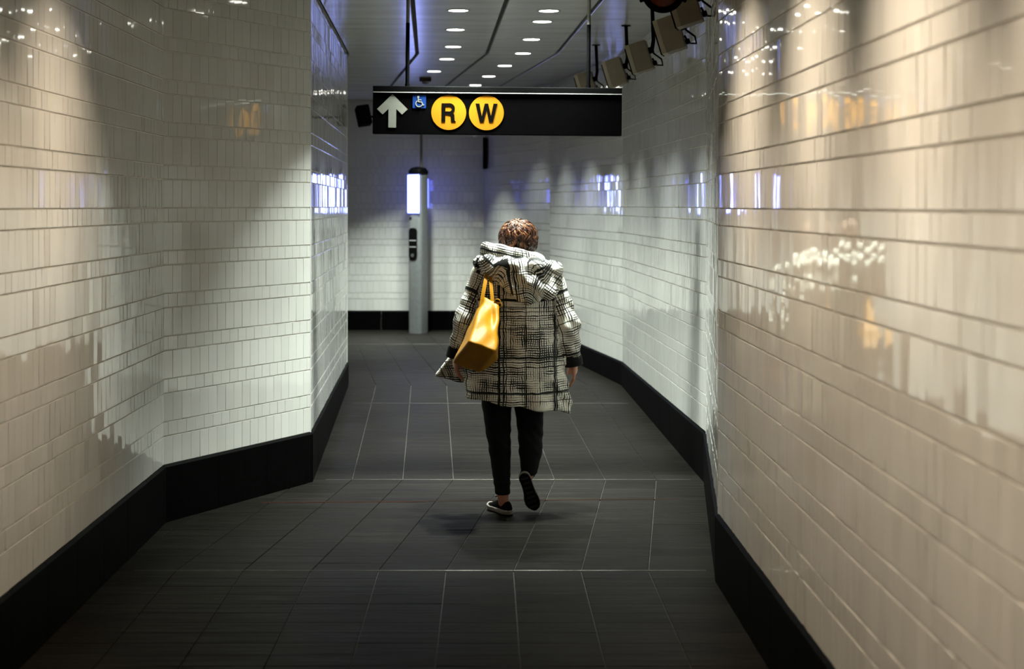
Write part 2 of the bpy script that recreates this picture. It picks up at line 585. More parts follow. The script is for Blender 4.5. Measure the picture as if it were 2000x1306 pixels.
OL, OR = -.576, .047
ordn = ['first', 'second', 'third', 'fourth', 'fifth', 'sixth', 'seventh']
for i, d in enumerate((10.73, 11.9, 13.18, 14.29, 15.6)):
    downlight(path(d) + OL, d, 'lit round ceiling downlight, %s from the top of the left row' % ordn[i])
for i, d in enumerate((10.75, 11.38, 12.6, 13.76, 14.97, 16.2, 17.4)):
    downlight(path(d) + OR, d, 'lit round ceiling downlight, %s from the top of the right row' % ordn[i], power=(None, 16, None, None, None, 20, 10)[i])
HID = 'recessed ceiling downlight hidden behind the hanging sign'
for d, o in ((18.3, OL), (18.75, OL + .12)):
    downlight(path(d) + o, d, HID, power=36, group='downlights hidden behind the sign')
for x, y in ((-1.52, 18.6), (-3.4, 17.6)):
    downlight(x, y, power=44, label= 'recessed ceiling downlight of the branch round the far left corner', group='downlights of the left branch')
for d, o in ((9.5, OL), (9.5, OR), (8.3, OR)):
        downlight(path(d) + o, d, power=58 if o == OL else (36 if d > 9 else 50), label='recessed downlight above the walking person, over the top edge of the picture', group='downlights above the person')
for d in (6.2, 5.0, 3.8, 2.6, 1.4):
    for o, sg in ((OL - .22, -1), (OR + .14, 1)):
        downlight(path(d) + o, d, 'warm recessed downlight over the near passage, above the picture', True,
                  aim=(0, sg * -math.radians(36 if sg < 0 else 27), 0), spread=62 if sg < 0 else 62, power=P_WARM * (1.0 if sg < 0 else 1.38), group='warm downlights over the near passage')

# ------------------------------------------------------------------ hanging sign
SD = 9.6; SS = FPX / SD
def sx(px): return (px - 971.5) / SS
def sz(py): return (216.5 - py) / SS
sign = empty('hanging_sign', ((971.5 - 1000) / SS, SD, EYE + (HZ - 216.5) / SS), (0, math.radians(.5), math.radians(.6)))
tag(sign, 'long black overhead sign with white arrow and two yellow circles', 'sign')
M_SIGN = plain('black_sign_enamel', (.0006, .0006, .0006), .7, spec=.015, var=.2)
M_WHITE = plain('white_sign_vinyl', (.20, .20, .172), .6, spec=.05)
M_AMBER = plain('amber_sign_vinyl', (.34, .135, .002), .5, spec=.15, var=.03)
M_BLUE = plain('blue_sign_vinyl', (.006, .030, .15), .5, spec=.1)
M_LETTER = plain('black_letter_vinyl', (.002, .0015, .001), .6, spec=.02)
MB().box((0, .035, -.018), (1.532, .07, .258), bevel=.003).build('panel', M_SIGN, sign)
MB().box((0, .035, .130), (1.532, .082, .034), bevel=.003).build('top_rail', M_BLACKG, sign)
tag(MB().box((0, -.003, .1085), (1.526, .008, .0045)).build('white_line', plain('polished_edge_line', (.72, .72, .70), .25, metal=.4), sign), 'thin pale line under the top rail')
F0 = -.0012
def at_sign(px, py): return (sx(px), F0, sz(py))
ar = [(0, 33), (30, 3.5), (19, -7), (7.6, 4), (7.6, -32.5), (-7.6, -32.5), (-7.6, 4), (-19, -7), (-30, 3.5)]
flat_shape('arrow', [[(x / SS, y / SS) for x, y in ar]], M_WHITE, sign, at_sign(766.5, 218.5))
circ = lambda r, n=48: [(r * math.cos(2 * PI * i / n) / SS, r * math.sin(2 * PI * i / n) / SS) for i in range(n)]
Rl = [(0, 0), (0, 1), (.44, 1)] + arc(.44, .715, .285, 88, -52, 12) + [(.70, .38), (.72, .07), (.78, 0), (.545, 0), (.51, .07), (.50, .27)] + arc(.40, .28, .10, 5, 85, 5) + [(.21, .39), (.21, 0)]
Rh = [(.21, .56), (.21, .83), (.42, .83)] + arc(.42, .695, .135, 85, -85, 10) + [(.42, .56)]
Wl = [(0, 1), (.215, 1), (.345, .32), (.50, 1), (.69, 1), (.845, .32), (.975, 1), (1.19, 1), (.955, 0), (.735, 0), (.595, .66), (.455, 0), (.235, 0)]
for px, loops, wid, nm in ((876.5, [Rl, Rh], .78, 'letter'), (950, [Wl], 1.19, 'letter')):
    disc = flat_shape('route_disc', [circ(34)], M_AMBER, sign, at_sign(px, 220.5))
    H = 36 / SS
    lp = [[((x - wid / 2) * H, (y - .5) * H) for x, y in l] for l in loops]
    flat_shape(nm, lp, M_LETTER, disc, (0, -.0016, 0))
sq = 13 / SS
ico = flat_shape('access_symbol', [[(-sq, -sq), (sq, -sq), (sq, sq), (-sq, sq)]], M_BLUE, sign, at_sign(819, 199.5))
def stroke(pts, wd):
    L, R = [], []
    for i, p in enumerate(pts):
        a = pts[max(i - 1, 0)]; b = pts[min(i + 1, len(pts) - 1)]
        dx, dy = b[0] - a[0], b[1] - a[1]; l = math.hypot(dx, dy) or 1
        nx, ny = -dy / l * wd / 2, dx / l * wd / 2
        L.append((p[0] + nx, p[1] + ny)); R.append((p[0] - nx, p[1] - ny))
    return L + R[::-1]
S1 = lambda pts: [(x / SS, y / SS) for x, y in pts]
wc = [S1(arc(-2.0, 8.6, 2.1, 0, 345, 14)), S1(stroke([(-2.2, 6.2), (-1.6, -.6), (4.6, -1.0), (7.2, -7.2), (9.6, -6.2)], 2.2)),
      S1(stroke([(-1.9, 3.4), (4.2, 3.0)], 1.5)), S1(stroke(arc(-.6, -4.2, 6.1, 118, 340, 20), 1.7))]
for i, l in enumerate(wc):
    flat_shape(('symbol_head', 'symbol_body', 'symbol_arm', 'symbol_wheel')[i], [l], M_WHITE, ico, (0, -.0016 - .0001 * i, 0))
for px in (794.5, 1149.5):
    x = sx(px)
    zt = CEIL - sign.location.z
    zb = (216.5 - 45) / SS
    m = MB(); m.cyl((x, .04, .14), (x, .04, zb), .0125, n=14); m.cyl((x, .04, .15), (x, .04, .165), .0150, n=14)
    po = m.build('rod', M_BLACK, sign, smooth=True)
    m = MB(); m.cyl((x, .04, zb), (x, .04, zt - .012), .0115, n=14); m.lathe([(.0115, zt - .03), (.035, zt - .014), (.037, zt - .008)], 20, Matrix.Translation((x, .04, 0)))
    m.build('rod_sleeve', M_GREYPAINT, po, smooth=True)

# ------------------------------------------------------------------ help point column
KD = 19.35; KS = FPX / KD
hp = empty('help_point', ((816 - 1000) / KS, KD + .12, .10), (0, 0, -math.radians(30)))
tag(hp, 'grey steel help point column with glowing blue-white panel', 'help point')
def rrect(a, b, r, z, n=5, yo=0):
    pts = []
    for cx_, cy_, a0 in ((a - r, b - r, 0), (-a + r, b - r, 90), (-a + r, -b + r, 180), (a - r, -b + r, 270)):
        for i in range(n + 1):
            t = math.radians(a0 + 90 * i / n)
            pts.append(Vector((cx_ + r * math.cos(t), cy_ + r * math.sin(t) + yo, z)))
    return pts
m = MB(); m.loft([rrect(.096, .10, .045, z) for z in (0, .02, 1.98)]); m.build('column', M_STEEL, hp, smooth=True)
m = MB(); m.loft([rrect(.100, .104, .045, 1.98), rrect(.100, .104, .045, 2.02), rrect(.075, .08, .04, 2.055), rrect(.03, .03, .02, 2.07)])
m.build('cap', M_BLACKG, hp, smooth=True)
M_SCREEN = plain('glowing_screen', (.6, .65, .9), .3, emit=(.27, .33, 1.0), estr=15, var=.02)
M_BLUEGLOW = plain('blue_light_edge', (.1, .15, .9), .4, emit=(.12, .16, 1.0), estr=7)
KW = .080
scr = MB().loft([[Vector((x, -.1005 - o, z)) for x, z in ((-KW + i_, 1.50 + i_), (KW - i_, 1.50 + i_), (KW - i_, 1.965 - i_), (-KW + i_, 1.965 - i_))] for o, i_ in ((0, 0), (.012, 0), (.016, .006))]).build('screen', M_SCREEN, hp)
m = MB()
for s in (-1, 1):
    pass
m.tube([(s_ * (KW + .003), -.110, z_) for s_, z_ in ((-1, 1.495), (1, 1.495), (1, 1.970), (-1, 1.970))], .0045, 6, close=True)
m.build('screen_edge', M_BLUEGLOW, hp)
for s in (-1, 1):
    MB().box((s * .055, .102, 1.74), (.05, .006, .36), bevel=.001).build('rear_glow_panel', M_BLUEGLOW, hp)  # emissive panels added on the unseen back, casting blue glow on the wall
m = MB(); m.tube([(.028 + .026 * math.cos(a), -.1175, 1.905 + .030 * math.sin(a)) for a in [math.radians(-95 + 190 * i / 14) for i in range(15)]], .004, 6)
m.build('screen_mark', plain('grey_screen_mark', (.05, .06, .2), .5), scr)
def plate(x0, x1, z0, z1, r, y):
    out = []
    for cx_, cz_, a0 in ((x1 - r, z1 - r, 0), (x0 + r, z1 - r, 90), (x0 + r, z0 + r, 180), (x1 - r, z0 + r, 270)):
        for i in range(6):
            t = math.radians(a0 + 18 * i); out.append(Vector((cx_ + r * math.cos(t), y, cz_ + r * math.sin(t))))
    return out
m = MB(); m.loft([plate(-.072, .048, .92, 1.31, .045, -.099), plate(-.072, .048, .92, 1.31, .045, -.110)])
tp = m.build('talk_panel', M_BLACKG, hp)
for z in (1.075, 1.155):
    MB().box((-.012, -.111, z), (.10, .004, .010)).build('bar', plain('grey_bar', (.25, .25, .25), .5), tp)
m = MB(); m.cyl((-.015, -.108, .97), (-.015, -.116, .97), .022, n=18); m.build('call_button', plain('dark_button', (.05, .05, .05), .4), tp, smooth=True)
m = MB(); m.cyl((-.05, -.098, 1.43), (-.05, -.104, 1.43), .017, n=18); m.build('camera_eye', M_BLACKG, hp, smooth=True)
m = MB(); m.cyl((.03, .02, 2.06), (.03, .02, CEIL - .10), .016, n=12); m.build('conduit', plain('brown_grey_conduit', (.10, .085, .07), .5), hp, smooth=True)

# edge-on blade sign at the far inner corner
bl = empty('blade_sign', (-.345, 19.80, EYE + (HZ - 330) * 19.8 / FPX))
tag(bl, 'narrow black blade sign seen edge-on beside the help point', 'sign')
MB().box((0, 0, .20), (.050, .10, .40), bevel=.004).build('panel', M_BLACK, bl)
MB().box((0, .085, .33), (.02, .08, .02)).build('wall_arm', M_BLACKG, bl)
MB().box((0, .085, .07), (.02, .08, .02)).build('wall_arm', M_BLACKG, bl)
m = MB(); m.cyl((-.335, 19.93, .35), (-.335, 19.93, CEIL), .011, n=10)
tag(m.build('trim_10', plain('pale_corner_strip', (.55, .55, .53), .4), smooth=True), 'pale strip in the corner right of the help point', 'trim', kind='structure')

# ------------------------------------------------------------------ beige boxes along the right of the ceiling
M_BEIGE = plain('beige_painted_housing', (.165, .135, .09), .55, var=.05)
M_BEIGE2 = plain('pale_beige_front', (.30, .265, .19), .55, var=.05)
def beige_box(d, px, py, sc, label):
    """px,py: lower left corner of the big face in the photograph"""
    S = FPX / d
    x, z = (px - 1000) / S, EYE + (HZ - py) / S
    r = empty('ceiling_box', (x, d, z), (0, -math.radians(17), math.radians(-13)))
    tag(r, label, 'box', 'beige boxes under the ceiling')
    w_, h_, dp = .098 * sc, .172 * sc, .10 * sc
    MB().box((w_ / 2, dp / 2, h_ / 2), (w_, dp, h_), bevel=.004).build('housing', M_BEIGE, r)
    MB().box((-.013, dp * .48, h_ / 2), (.028, dp * .96, h_ * 1.0), bevel=.003).build('front_panel', M_BEIGE2, r)
    MB().box((-.031, dp * .5, h_ / 2 - .01), (.010, dp * .9, h_ * .92), bevel=.002).build('visor', M_BLACKG, r)
    inv = r.rotation_euler.to_matrix().inverted()
    up = inv @ Vector((0, 0, 1))
    a = Vector((w_ + .022, dp * .5, h_ * .62))
    top = a + up * max(.05, CEIL - z - h_ * .62 - .02)
    m = MB()
    m.box((w_ + .014, dp * .5, h_ * .62), (.035, .05, .038), bevel=.004)
    m.build('yoke', M_BLACK, r)
    m = MB(); m.tube([a, a + up * .06 + Vector((.01, 0, 0)), top], .013, 8); m.cyl(top - up * .02, top + up * .018, .035, n=14)
    m.build('hanger', M_BLACK, r, smooth=True)
    m = MB(); m.tube([a + Vector((.0, .01, -.02)), a + Vector((.04, .02, -.075)), a + Vector((.035, .03, -.115)), a + Vector((-.005, .03, -.10)), a + Vector((-.016, .02, -.05))], .006, 6)
    m.build('cable', M_BLACK, r, smooth=True)
    m = MB(); m.box((w_ + .016, dp * .55, h_ * .16), (.026, .04, .03), bevel=.004); m.build('cable_gland', M_BLACKG, r)
    return r
beige_box(8.15, 1331, 51, 1.16, 'beige ceiling box partly behind the round black lamp')
beige_box(8.95, 1302, 103, 1.16, 'largest fully visible beige box under the ceiling')
beige_box(10.2, 1244, 142, 1.12, 'beige ceiling box third from the right, in the middle of the line')
beige_box(11.6, 1196, 169, 1.16, 'beige ceiling box just above the right end of the sign')
beige_box(13.0, 1140, 190, 1.16, 'beige ceiling box behind the right rod of the sign')

# round black lamp head, top right
RLd = 7.5; RS = FPX / RLd
rl = empty('round_lamp', ((1295 - 1000) / RS, RLd, EYE + (HZ + 17) / RS), (math.radians(12), 0, 0))
tag(rl, 'round black lamp head with bolts at the top edge right', 'lamp')
MT = Matrix.Rotation(PI / 2, 4, 'X')
m = MB(); m.lathe([(.03, -.13), (.075, -.11), (.095, -.03), (.104, .0), (.104, .012), (.082, .014), (.074, .004)], 36, MT); m.build('housing', M_BLACK, rl, smooth=True)
m = MB(); m.lathe([(.074, .004), (.05, .014), (.001, .020)], 32, MT); m.build('lens', plain('reddish_brown_glass', (.07, .02, .010), .15, var=.4), rl, smooth=True)
for k in range(6):
    a = math.radians(-20 - 140 * (k > 2) + [(0), (28), (-28)][k % 3] * .5)
    if k % 3: continue
    c = Vector((.107 * math.cos(a), -.004, .107 * math.sin(a)))
    MB().box(c, (.028, .022, .028), rot=Matrix.Rotation(-a, 3, 'Y'), bevel=.004).build('clip', M_BLACK, rl)
m = MB(); m.tube([(.10, .03, 0), (.125, .03, .06), (.10, .03, .13), (0, .03, .15), (-.10, .03, .13), (-.125, .03, .06), (-.10, .03, 0)], .010, 8)
m.cyl((0, .03, .15), (0, .03 - .02, CEIL - rl.location.z), .014, n=12)
m.build('bracket', M_BLACK, rl, smooth=True)

# black loudspeaker beyond the left end of the sign
spd = 14.9; s_ = FPX / spd
sp = empty('loudspeaker', ((710 - 1000) / s_, spd, EYE + (HZ - 226) / s_), (math.radians(-14), math.radians(-9), math.radians(18)))
tag(sp, 'small black loudspeaker hanging left of the sign', 'loudspeaker')
MB().box((0, 0, 0), (.125, .12, .19), bevel=.012).build('cabinet', M_BLACK, sp)
MB().box((0, -.061, 0), (.108, .006, .17), bevel=.002).build('grille', M_BLACKG, sp)
inv = (Matrix.Translation(sp.location) @ sp.rotation_euler.to_matrix().to_4x4()).inverted()
wx, wz = (794 - 1000) / s_, sp.location.z
m = MB(); m.tube([inv @ Vector(p) for p in ((sp.location.x, spd + .05, wz), (wx - .1, spd + .08, wz - .02), (wx, spd + .08, wz + .02), (wx, spd + .08, CEIL - .004))], .011, 8); m.build('bracket', M_BLACK, sp, smooth=True)

# small dark red detector on the ceiling
det = empty('alarm_strobe', ((831 - 1000) * 16.4 / FPX, 16.4, CEIL)); tag(det, 'small dark red alarm unit on the ceiling above the sign', 'alarm')
MB().box((0, 0, -.022), (.125, .09, .044), bevel=.006).build('housing', plain('dark_red_plastic', (.035, .006, .005), .45), det)
m = MB(); m.lathe([(.04, -.043), (.035, -.060), (.018, -.070), (.001, -.072)], 20); m.build('dome', plain('smoked_dome', (.12, .11, .11), .2), det, smooth=True)

# ------------------------------------------------------------------ implicit surfaces for soft things
def smin(a, b, k):
    h = np.maximum(k - np.abs(a - b), 0) / k
    return np.minimum(a, b) - h * h * k * .25

class Field:
    def __init__(s, lo, hi, h):
        s.lo = np.array(lo, np.float32); s.h = h
        s.n = np.ceil((np.array(hi) - s.lo) / h).astype(int) + 1
        s.F = np.full(s.n, 1.0, np.float32)
        s.ax = [s.lo[i] + h * np.arange(s.n[i], dtype=np.float32) for i in range(3)]
    def grid(s, sl=None):
        if sl is None: sl = [slice(None)] * 3
        return np.meshgrid(*[s.ax[i][sl[i]] for i in range(3)], indexing='ij', sparse=True)
    def _sl(s, lo, hi):
        out = []
        for i in range(3):
            a = max(0, int((lo[i] - s.lo[i]) / s.h)); b = min(s.n[i], int((hi[i] - s.lo[i]) / s.h) + 2)
            out.append(slice(a, max(b, a)))
        return out
    def add(s, lo, hi, fn, k=.03):
        sl = s._sl(np.array(lo) - .08, np.array(hi) + .08)
        if any(x.stop <= x.start for x in sl): return
        g = s.grid(sl)
        s.F[tuple(sl)] = smin(s.F[tuple(sl)], fn(*g).astype(np.float32), k)
    def cap(s, a, b, r1, r2=None, k=.03, sq=None):
        a = np.array(a, float); b = np.array(b, float); r2 = r1 if r2 is None else r2
        ab = b - a; L2_ = float(ab @ ab) or 1e-9
        def fn(X, Y, Z):
            t = np.clip(((X - a[0]) * ab[0] + (Y - a[1]) * ab[1] + (Z - a[2]) * ab[2]) / L2_, 0, 1)
            dx, dy, dz = X - a[0] - t * ab[0], Y - a[1] - t * ab[1], Z - a[2] - t * ab[2]
            if sq: dx, dy, dz = dx * sq[0], dy * sq[1], dz * sq[2]
            return np.sqrt(dx * dx + dy * dy + dz * dz) - (r1 + (r2 - r1) * t)
        R = max(r1, r2) * (1 / min(sq) if sq else 1)
        s.add(np.minimum(a, b) - R, np.maximum(a, b) + R, fn, k)
    def chain(s, pts, rs, k=.03, sq=None):
        for i in range(len(pts) - 1): s.cap(pts[i], pts[i + 1], rs[i], rs[i + 1], k, sq)
    def ell(s, c, r, k=.03, cut=False):
        c = np.array(c, float); r = np.array(r, float)
        fn = lambda X, Y, Z: (np.sqrt(((X - c[0]) / r[0]) ** 2 + ((Y - c[1]) / r[1]) ** 2 + ((Z - c[2]) / r[2]) ** 2) - 1) * r.min()
        s.add(c - r, c + r, fn, k)
    def mesh(s, name, mat, attr=None):
        F = s.F; n = F.shape
        ins = F < 0
        occ = np.zeros([k - 1 for k in n], np.int8)
        cnt = np.zeros(occ.shape, np.float32); acc = np.zeros(occ.shape + (3,), np.float32)
        corners = [(i, j, k) for i in (0, 1) for j in (0, 1) for k in (0, 1)]
        def cs(c): return tuple(slice(c[i], n[i] - 1 + c[i]) for i in range(3))
        for c in corners: occ += ins[cs(c)]
        active = (occ > 0) & (occ < 8)
        idx = np.argwhere(active)
        ai, aj, ak = idx.T
        P = np.zeros((len(idx), 3), np.float64); W = np.zeros(len(idx))
        for c in corners:
            for ax in range(3):
                if c[ax]: continue
                e = list(c); e[ax] = 1
                f0 = F[ai + c[0], aj + c[1], ak + c[2]]; f1 = F[ai + e[0], aj + e[1], ak + e[2]]
                m = (f0 < 0) != (f1 < 0)
                t = np.where(m, f0 / np.where(m, f0 - f1, 1), 0)
                p = np.tile(np.array(c, float), (len(idx), 1)); p[:, ax] = t
                P[m] += p[m]; W[m] += 1
        P = P / W[:, None] + idx
        V = s.lo + P * s.h
        vid = np.full(occ.shape, -1, np.int64); vid[ai, aj, ak] = np.arange(len(idx))
        quads = []
        for ax in range(3):
            o1, o2 = (ax + 1) % 3, (ax + 2) % 3
            sa = [slice(None)] * 3; sb = [slice(None)] * 3
            sa[ax] = slice(0, n[ax] - 1); sb[ax] = slice(1, n[ax])
            ia, ib = ins[tuple(sa)], ins[tuple(sb)]
            ed = np.argwhere(ia != ib)
            ok = (ed[:, o1] > 0) & (ed[:, o2] > 0) & (ed[:, o1] < n[o1] - 1) & (ed[:, o2] < n[o2] - 1)
            ed = ed[ok]
            fl = ia[ed[:, 0], ed[:, 1], ed[:, 2]]
            def cell(d1, d2):
                q = ed.copy(); q[:, o1] -= d1; q[:, o2] -= d2
                return vid[q[:, 0], q[:, 1], q[:, 2]]
            Q = np.stack([cell(1, 1), cell(0, 1), cell(0, 0), cell(1, 0)], 1)
            Q[~fl] = Q[~fl][:, ::-1]
            quads.append(Q)
        Q = np.concatenate(quads); Q = Q[(Q >= 0).all(1)]
        me = mesh_np(name, V, Q, mat, smooth=True)
        if attr is not None and len(me.vertices) == len(V):
            at = me.attributes.new('plaid', 'FLOAT_VECTOR', 'POINT')
            at.data.foreach_set('vector', attr(V).astype(np.float32).ravel())
        return me

# ------------------------------------------------------------------ person
PD = 8.56
person = empty('person', (0, PD, 0))
tag(person, 'person walking away in a black and cream checked coat and black trousers', 'person')

def mat_skin():
    t = NT('skin'); b = t.b
    t.lk(t.ramp(t.noise(t.coords('Object'), 30, 3), [(.3, (.42, .17, .11)), (.7, (.52, .23, .15))]), b.inputs['Base Color'])
    b.inputs['Roughness'].default_value = .5
    b.inputs['Subsurface Weight'].default_value = .08
    b.inputs['Subsurface Radius'].default_value = (.01, .004, .002)
    return t.m
M_SKIN = mat_skin()

def mat_plaid():
    t = NT('cream_coat_with_black_hand_drawn_check'); b = t.b
    at = t.n('ShaderNodeAttribute'); at.attribute_name = 'plaid'
    vec = at.outputs['Vector']
    sep = t.n('ShaderNodeSeparateXYZ'); t.lk(vec, sep.inputs[0])
    u0, v0 = sep.outputs[0], sep.outputs[1]
    wob = t.noise(vec, 22, 2); wob2 = t.noise(vec, 17, 2.5)
    jit = t.noise(vec, 160, 1)
    u = t.math('ADD', u0, t.math('ADD', t.math('MULTIPLY', t.math('SUBTRACT', wob, .5), .016), t.math('MULTIPLY', t.math('SUBTRACT', jit, .5), .0022)))
    v = t.math('ADD', v0, t.math('ADD', t.math('MULTIPLY', t.math('SUBTRACT', wob2, .5), .016), t.math('MULTIPLY', t.math('SUBTRACT', jit, .5), .0022)))
    def fine(c, other, pitch, seed):
        """dense scratchy lines; each line has its own thickness and breaks up along its length"""
        q = t.math('DIVIDE', c, pitch)
        fr = t.math('FRACT', q); cell = t.math('FLOOR', q)
        wn = t.n('ShaderNodeTexWhiteNoise', noise_dimensions='2D')
        cv = t.n('ShaderNodeCombineXYZ'); t.lk(cell, cv.inputs[0]); cv.inputs[1].default_value = seed
        t.lk(cv.outputs[0], wn.inputs['Vector']); rnd = wn.outputs['Value']
        cv2 = t.n('ShaderNodeCombineXYZ'); t.lk(t.math('MULTIPLY', u0, 9.0), cv2.inputs[0]); t.lk(t.math('MULTIPLY', v0, 9.0), cv2.inputs[1]); cv2.inputs[2].default_value = seed
        den = t.noise(cv2.outputs[0], 1.0, 2)
        wdt = t.math('MULTIPLY', t.math('MULTIPLY', t.math('SUBTRACT', den, .38), 3.4), t.math('ADD', .22, t.math('MULTIPLY', rnd, .62)))
        ds = t.math('ABSOLUTE', t.math('SUBTRACT', fr, .5))
        return t.math('LESS_THAN', ds, t.math('MULTIPLY', wdt, .5))
    def thick(c, pos, wd):
        return t.math('LESS_THAN', t.math('ABSOLUTE', t.math('SUBTRACT', c, pos)), wd / 2)
    L = [fine(u, v, .0120, 1.3), fine(v, u, .0125, 7.7), fine(u, v, .045, 3.1), fine(v, u, .052, 9.4)]
    # keep only the darkest third of the coarse sets as slim lines
    def coarse(c, pitch, seed, share, wmin):
        q = t.math('DIVIDE', c, pitch); fr = t.math('FRACT', q); cell = t.math('FLOOR', q)
        wn = t.n('ShaderNodeTexWhiteNoise', noise_dimensions='2D'); cv = t.n('ShaderNodeCombineXYZ')
        t.lk(cell, cv.inputs[0]); cv.inputs[1].default_value = seed; t.lk(cv.outputs[0], wn.inputs['Vector'])
        on = t.math('LESS_THAN', wn.outputs['Value'], share)
        ln = t.math('LESS_THAN', t.math('ABSOLUTE', t.math('SUBTRACT', fr, .5)), wmin / pitch / 2)
        return t.math('MULTIPLY', on, ln)
    L = L[:2] + [coarse(u, .021, 4.2, .42, .0042), coarse(v, .023, 2.9, .40, .0042)]
    for pos, wd in ((-.068, .011), (-.046, .006), (.232, .011), (-.26, .009), (.42, .01), (-.45, .01)): L.append(thick(u, pos, wd))
    for pos, wd in ((1.178, .0135), (.868, .0125), (.675, .007)): L.append(thick(v, pos, wd))
    f = L[0]
    for x in L[1:]: f = t.math('MAXIMUM', f, x)
    cream = t.ramp(t.noise(vec, 30, 2), [(.3, (.82, .78, .66)), (.7, (.90, .87, .78))])
    t.lk(t.mix(f, cream, (.008, .008, .007)), b.inputs['Base Color'])
    b.inputs['Roughness'].default_value = .62
    b.inputs['Specular IOR Level'].default_value = .25
    t.bump(t.noise(t.coords('Object'), 420, 2), .15, .001)
    return t.m
M_PLAID = mat_plaid()
M_TROUS = plain('black_trouser_cloth', (.004, .004, .005), .8, spec=.15)
M_CUFF = plain('black_cuff_cloth', (.006, .006, .006), .8, spec=.2)

# body: one continuous surface from head to feet -----------------------------------------
B = Field((-.42, -.34, -.01), (.46, .36, 1.66), .0055)
B.ell((.034, .035, 1.515), (.074, .092, .098), .02)
B.cap((.034, .075, 1.455), (.034, .095, 1.43), .045, .03, .04)          # jaw
B.cap((.034, .115, 1.505), (.034, .142, 1.480), .010, .014, .02)        # nose
B.cap((.012, .120, 1.445), (.056, .120, 1.445), .009, .009, .012)       # lips
for s in (-1, 1):
    B.ell((.034 + s * .076, .03, 1.50), (.010, .020, .032), .012)       # ears
    B.ell((.034 + s * .030, .108, 1.512), (.016, .012, .010), .008)     # eyes
    B.cap((.034 + s * .012, .118, 1.532), (.034 + s * .05, .100, 1.534), .008, .006, .014)
B.cap((.033, .03, 1.44), (.033, .01, 1.33), .052, .058, .04)
B.ell((.03, .02, 1.22), (.165, .10, .17), .06)
B.ell((.025, .03, 1.00), (.15, .105, .16), .06)
B.ell((.02, .03, .83), (.165, .12, .11), .06)
B.chain([(-.15, .01, 1.32), (-.235, .005, 1.07), (-.30, .04, .885)], [.05, .04, .028], .04)
B.chain([(.215, .01, 1.31), (.298, -.005, 1.04), (.332, .03, .855)], [.05, .04, .028], .04)
# legs
B.chain([(-.070, .03, .80), (-.076, .03, .48), (-.060, .02, .30), (-.049, -.005, .085)], [.07, .045, .040, .030], .02)
B.chain([(.09, .03, .80), (.100, .06, .46), (.099, .03, .33), (.088, -.01, .21)], [.07, .045, .040, .028], .02)
B.cap((-.045, -.012, .055), (-.085, .09, .042), .020, .014, .02)
B.cap((.080, -.030, .20), (.108, .012, .10), .018, .012, .02)
# right hand: hangs at the thigh, fingers slightly curled forward
def hand(F, wr, pc, side, fw):
    """wr wrist, pc knuckle line centre; fw(y offset, length, curl) fingers laid out along +y"""
    wr = np.array(wr); pc = np.array(pc)
    F.cap(wr, pc + (wr - pc) * .25, .026, .022, .02)
    for j, (oy, ln, cu) in enumerate(fw):
        base = pc + np.array((0, oy, 0))
        F.cap(wr + (pc - wr) * .35 + np.array((0, oy * .55, 0)), base, .015, .0115, .012)   # palm, metacarpals
        mid = base + np.array((side * cu * .35, oy * .12 + .004, -ln * .48))
        tip = mid + np.array((side * cu, .010, -ln * .44))
        F.cap(base, mid, .0095, .0088, .004); F.cap(mid, tip, .0088, .0072, .004)
    th0 = wr + (pc - wr) * .30 + np.array((side * .006, .028, 0))
    th1 = th0 + np.array((side * .010, .026, -.034)); th2 = th1 + np.array((side * .006, .006, -.030))
    F.cap(th0, th1, .013, .0105, .01); F.cap(th1, th2, .0105, .0085, .004)
hand(B, (.334, .03, .845), (.341, .032, .765), -1, [(-.030, .058, .012), (-.010, .074, .016), (.011, .078, .014), (.031, .066, .010)])
hand(B, (-.302, .04, .875), (-.305, .025, .795), 1, [(-.030, .060, .026), (-.010, .076, .030), (.011, .078, .028), (.031, .068, .022)])
body = obj('body', B.mesh('body', M_SKIN), person)
body['label'] = 'bare hands and ankles'
del B

# trousers
T = Field((-.25, -.15, .08), (.28, .26, .95), .008)
T.ell((.01, .04, .84), (.19, .14, .12), .05)
T.chain([(-.078, .035, .78), (-.084, .035, .60), (-.077, .03, .47), (-.066, .025, .346), (-.050, .0, .10)], [.095, .082, .070, .060, .040], .008)
T.chain([(.088, .035, .78), (.093, .04, .60), (.101, .06, .45), (.102, .035, .34), (.093, -.005, .225)], [.095, .082, .070, .064, .044], .008)
X, Y, Z = T.grid()
fold = .0025 * np.sin(Z * 95 + 4 * X * 30) * np.exp(-((Z - .42) / .10) ** 2) + .002 * np.sin(Z * 140) * np.exp(-((Z - .17) / .06) ** 2)
T.F += fold.astype(np.float32)
T.F = np.maximum(T.F, np.where(X < .02, .106 - Z, .222 - Z + (Y - .0) * .2).astype(np.float32))
tr = obj('trousers', T.mesh('trousers', M_TROUS), person); tr['label'] = 'slim black trousers'
del T

# coat: back, sleeves and the flying left front panel
SH_L, EL_L, WR_L = (-.150, .01, 1.305), (-.245, .0, 1.07), (-.298, .035, .905)
SH_R, EL_R, WR_R = (.200, .01, 1.295), (.298, -.01, 1.04), (.326, .025, .865)
zs = np.array([.50, .62, .75, .90, 1.05, 1.18, 1.27, 1.33, 1.375, 1.42])
A_ = np.array([.292, .288, .278, .262, .246, .236, .222, .192, .145, .085])
B_ = np.array([.205, .203, .198, .188, .176, .165, .152, .135, .110, .080])
CX = np.array([.024, .024, .022, .018, .018, .024, .030, .034, .034, .033])
CY = np.array([.035, .035, .03, .025, .02, .02, .02, .022, .024, .025])
C = Field((-.47, -.27, .52), (.44, .33, 1.45), .008)
X, Y, Z = C.grid()
a_ = np.interp(Z, zs, A_); b_ = np.interp(Z, zs, B_); cx_ = np.interp(Z, zs, CX); cy_ = np.interp(Z, zs, CY)
th = np.arctan2((Y - cy_) / b_, (X - cx_) / a_)
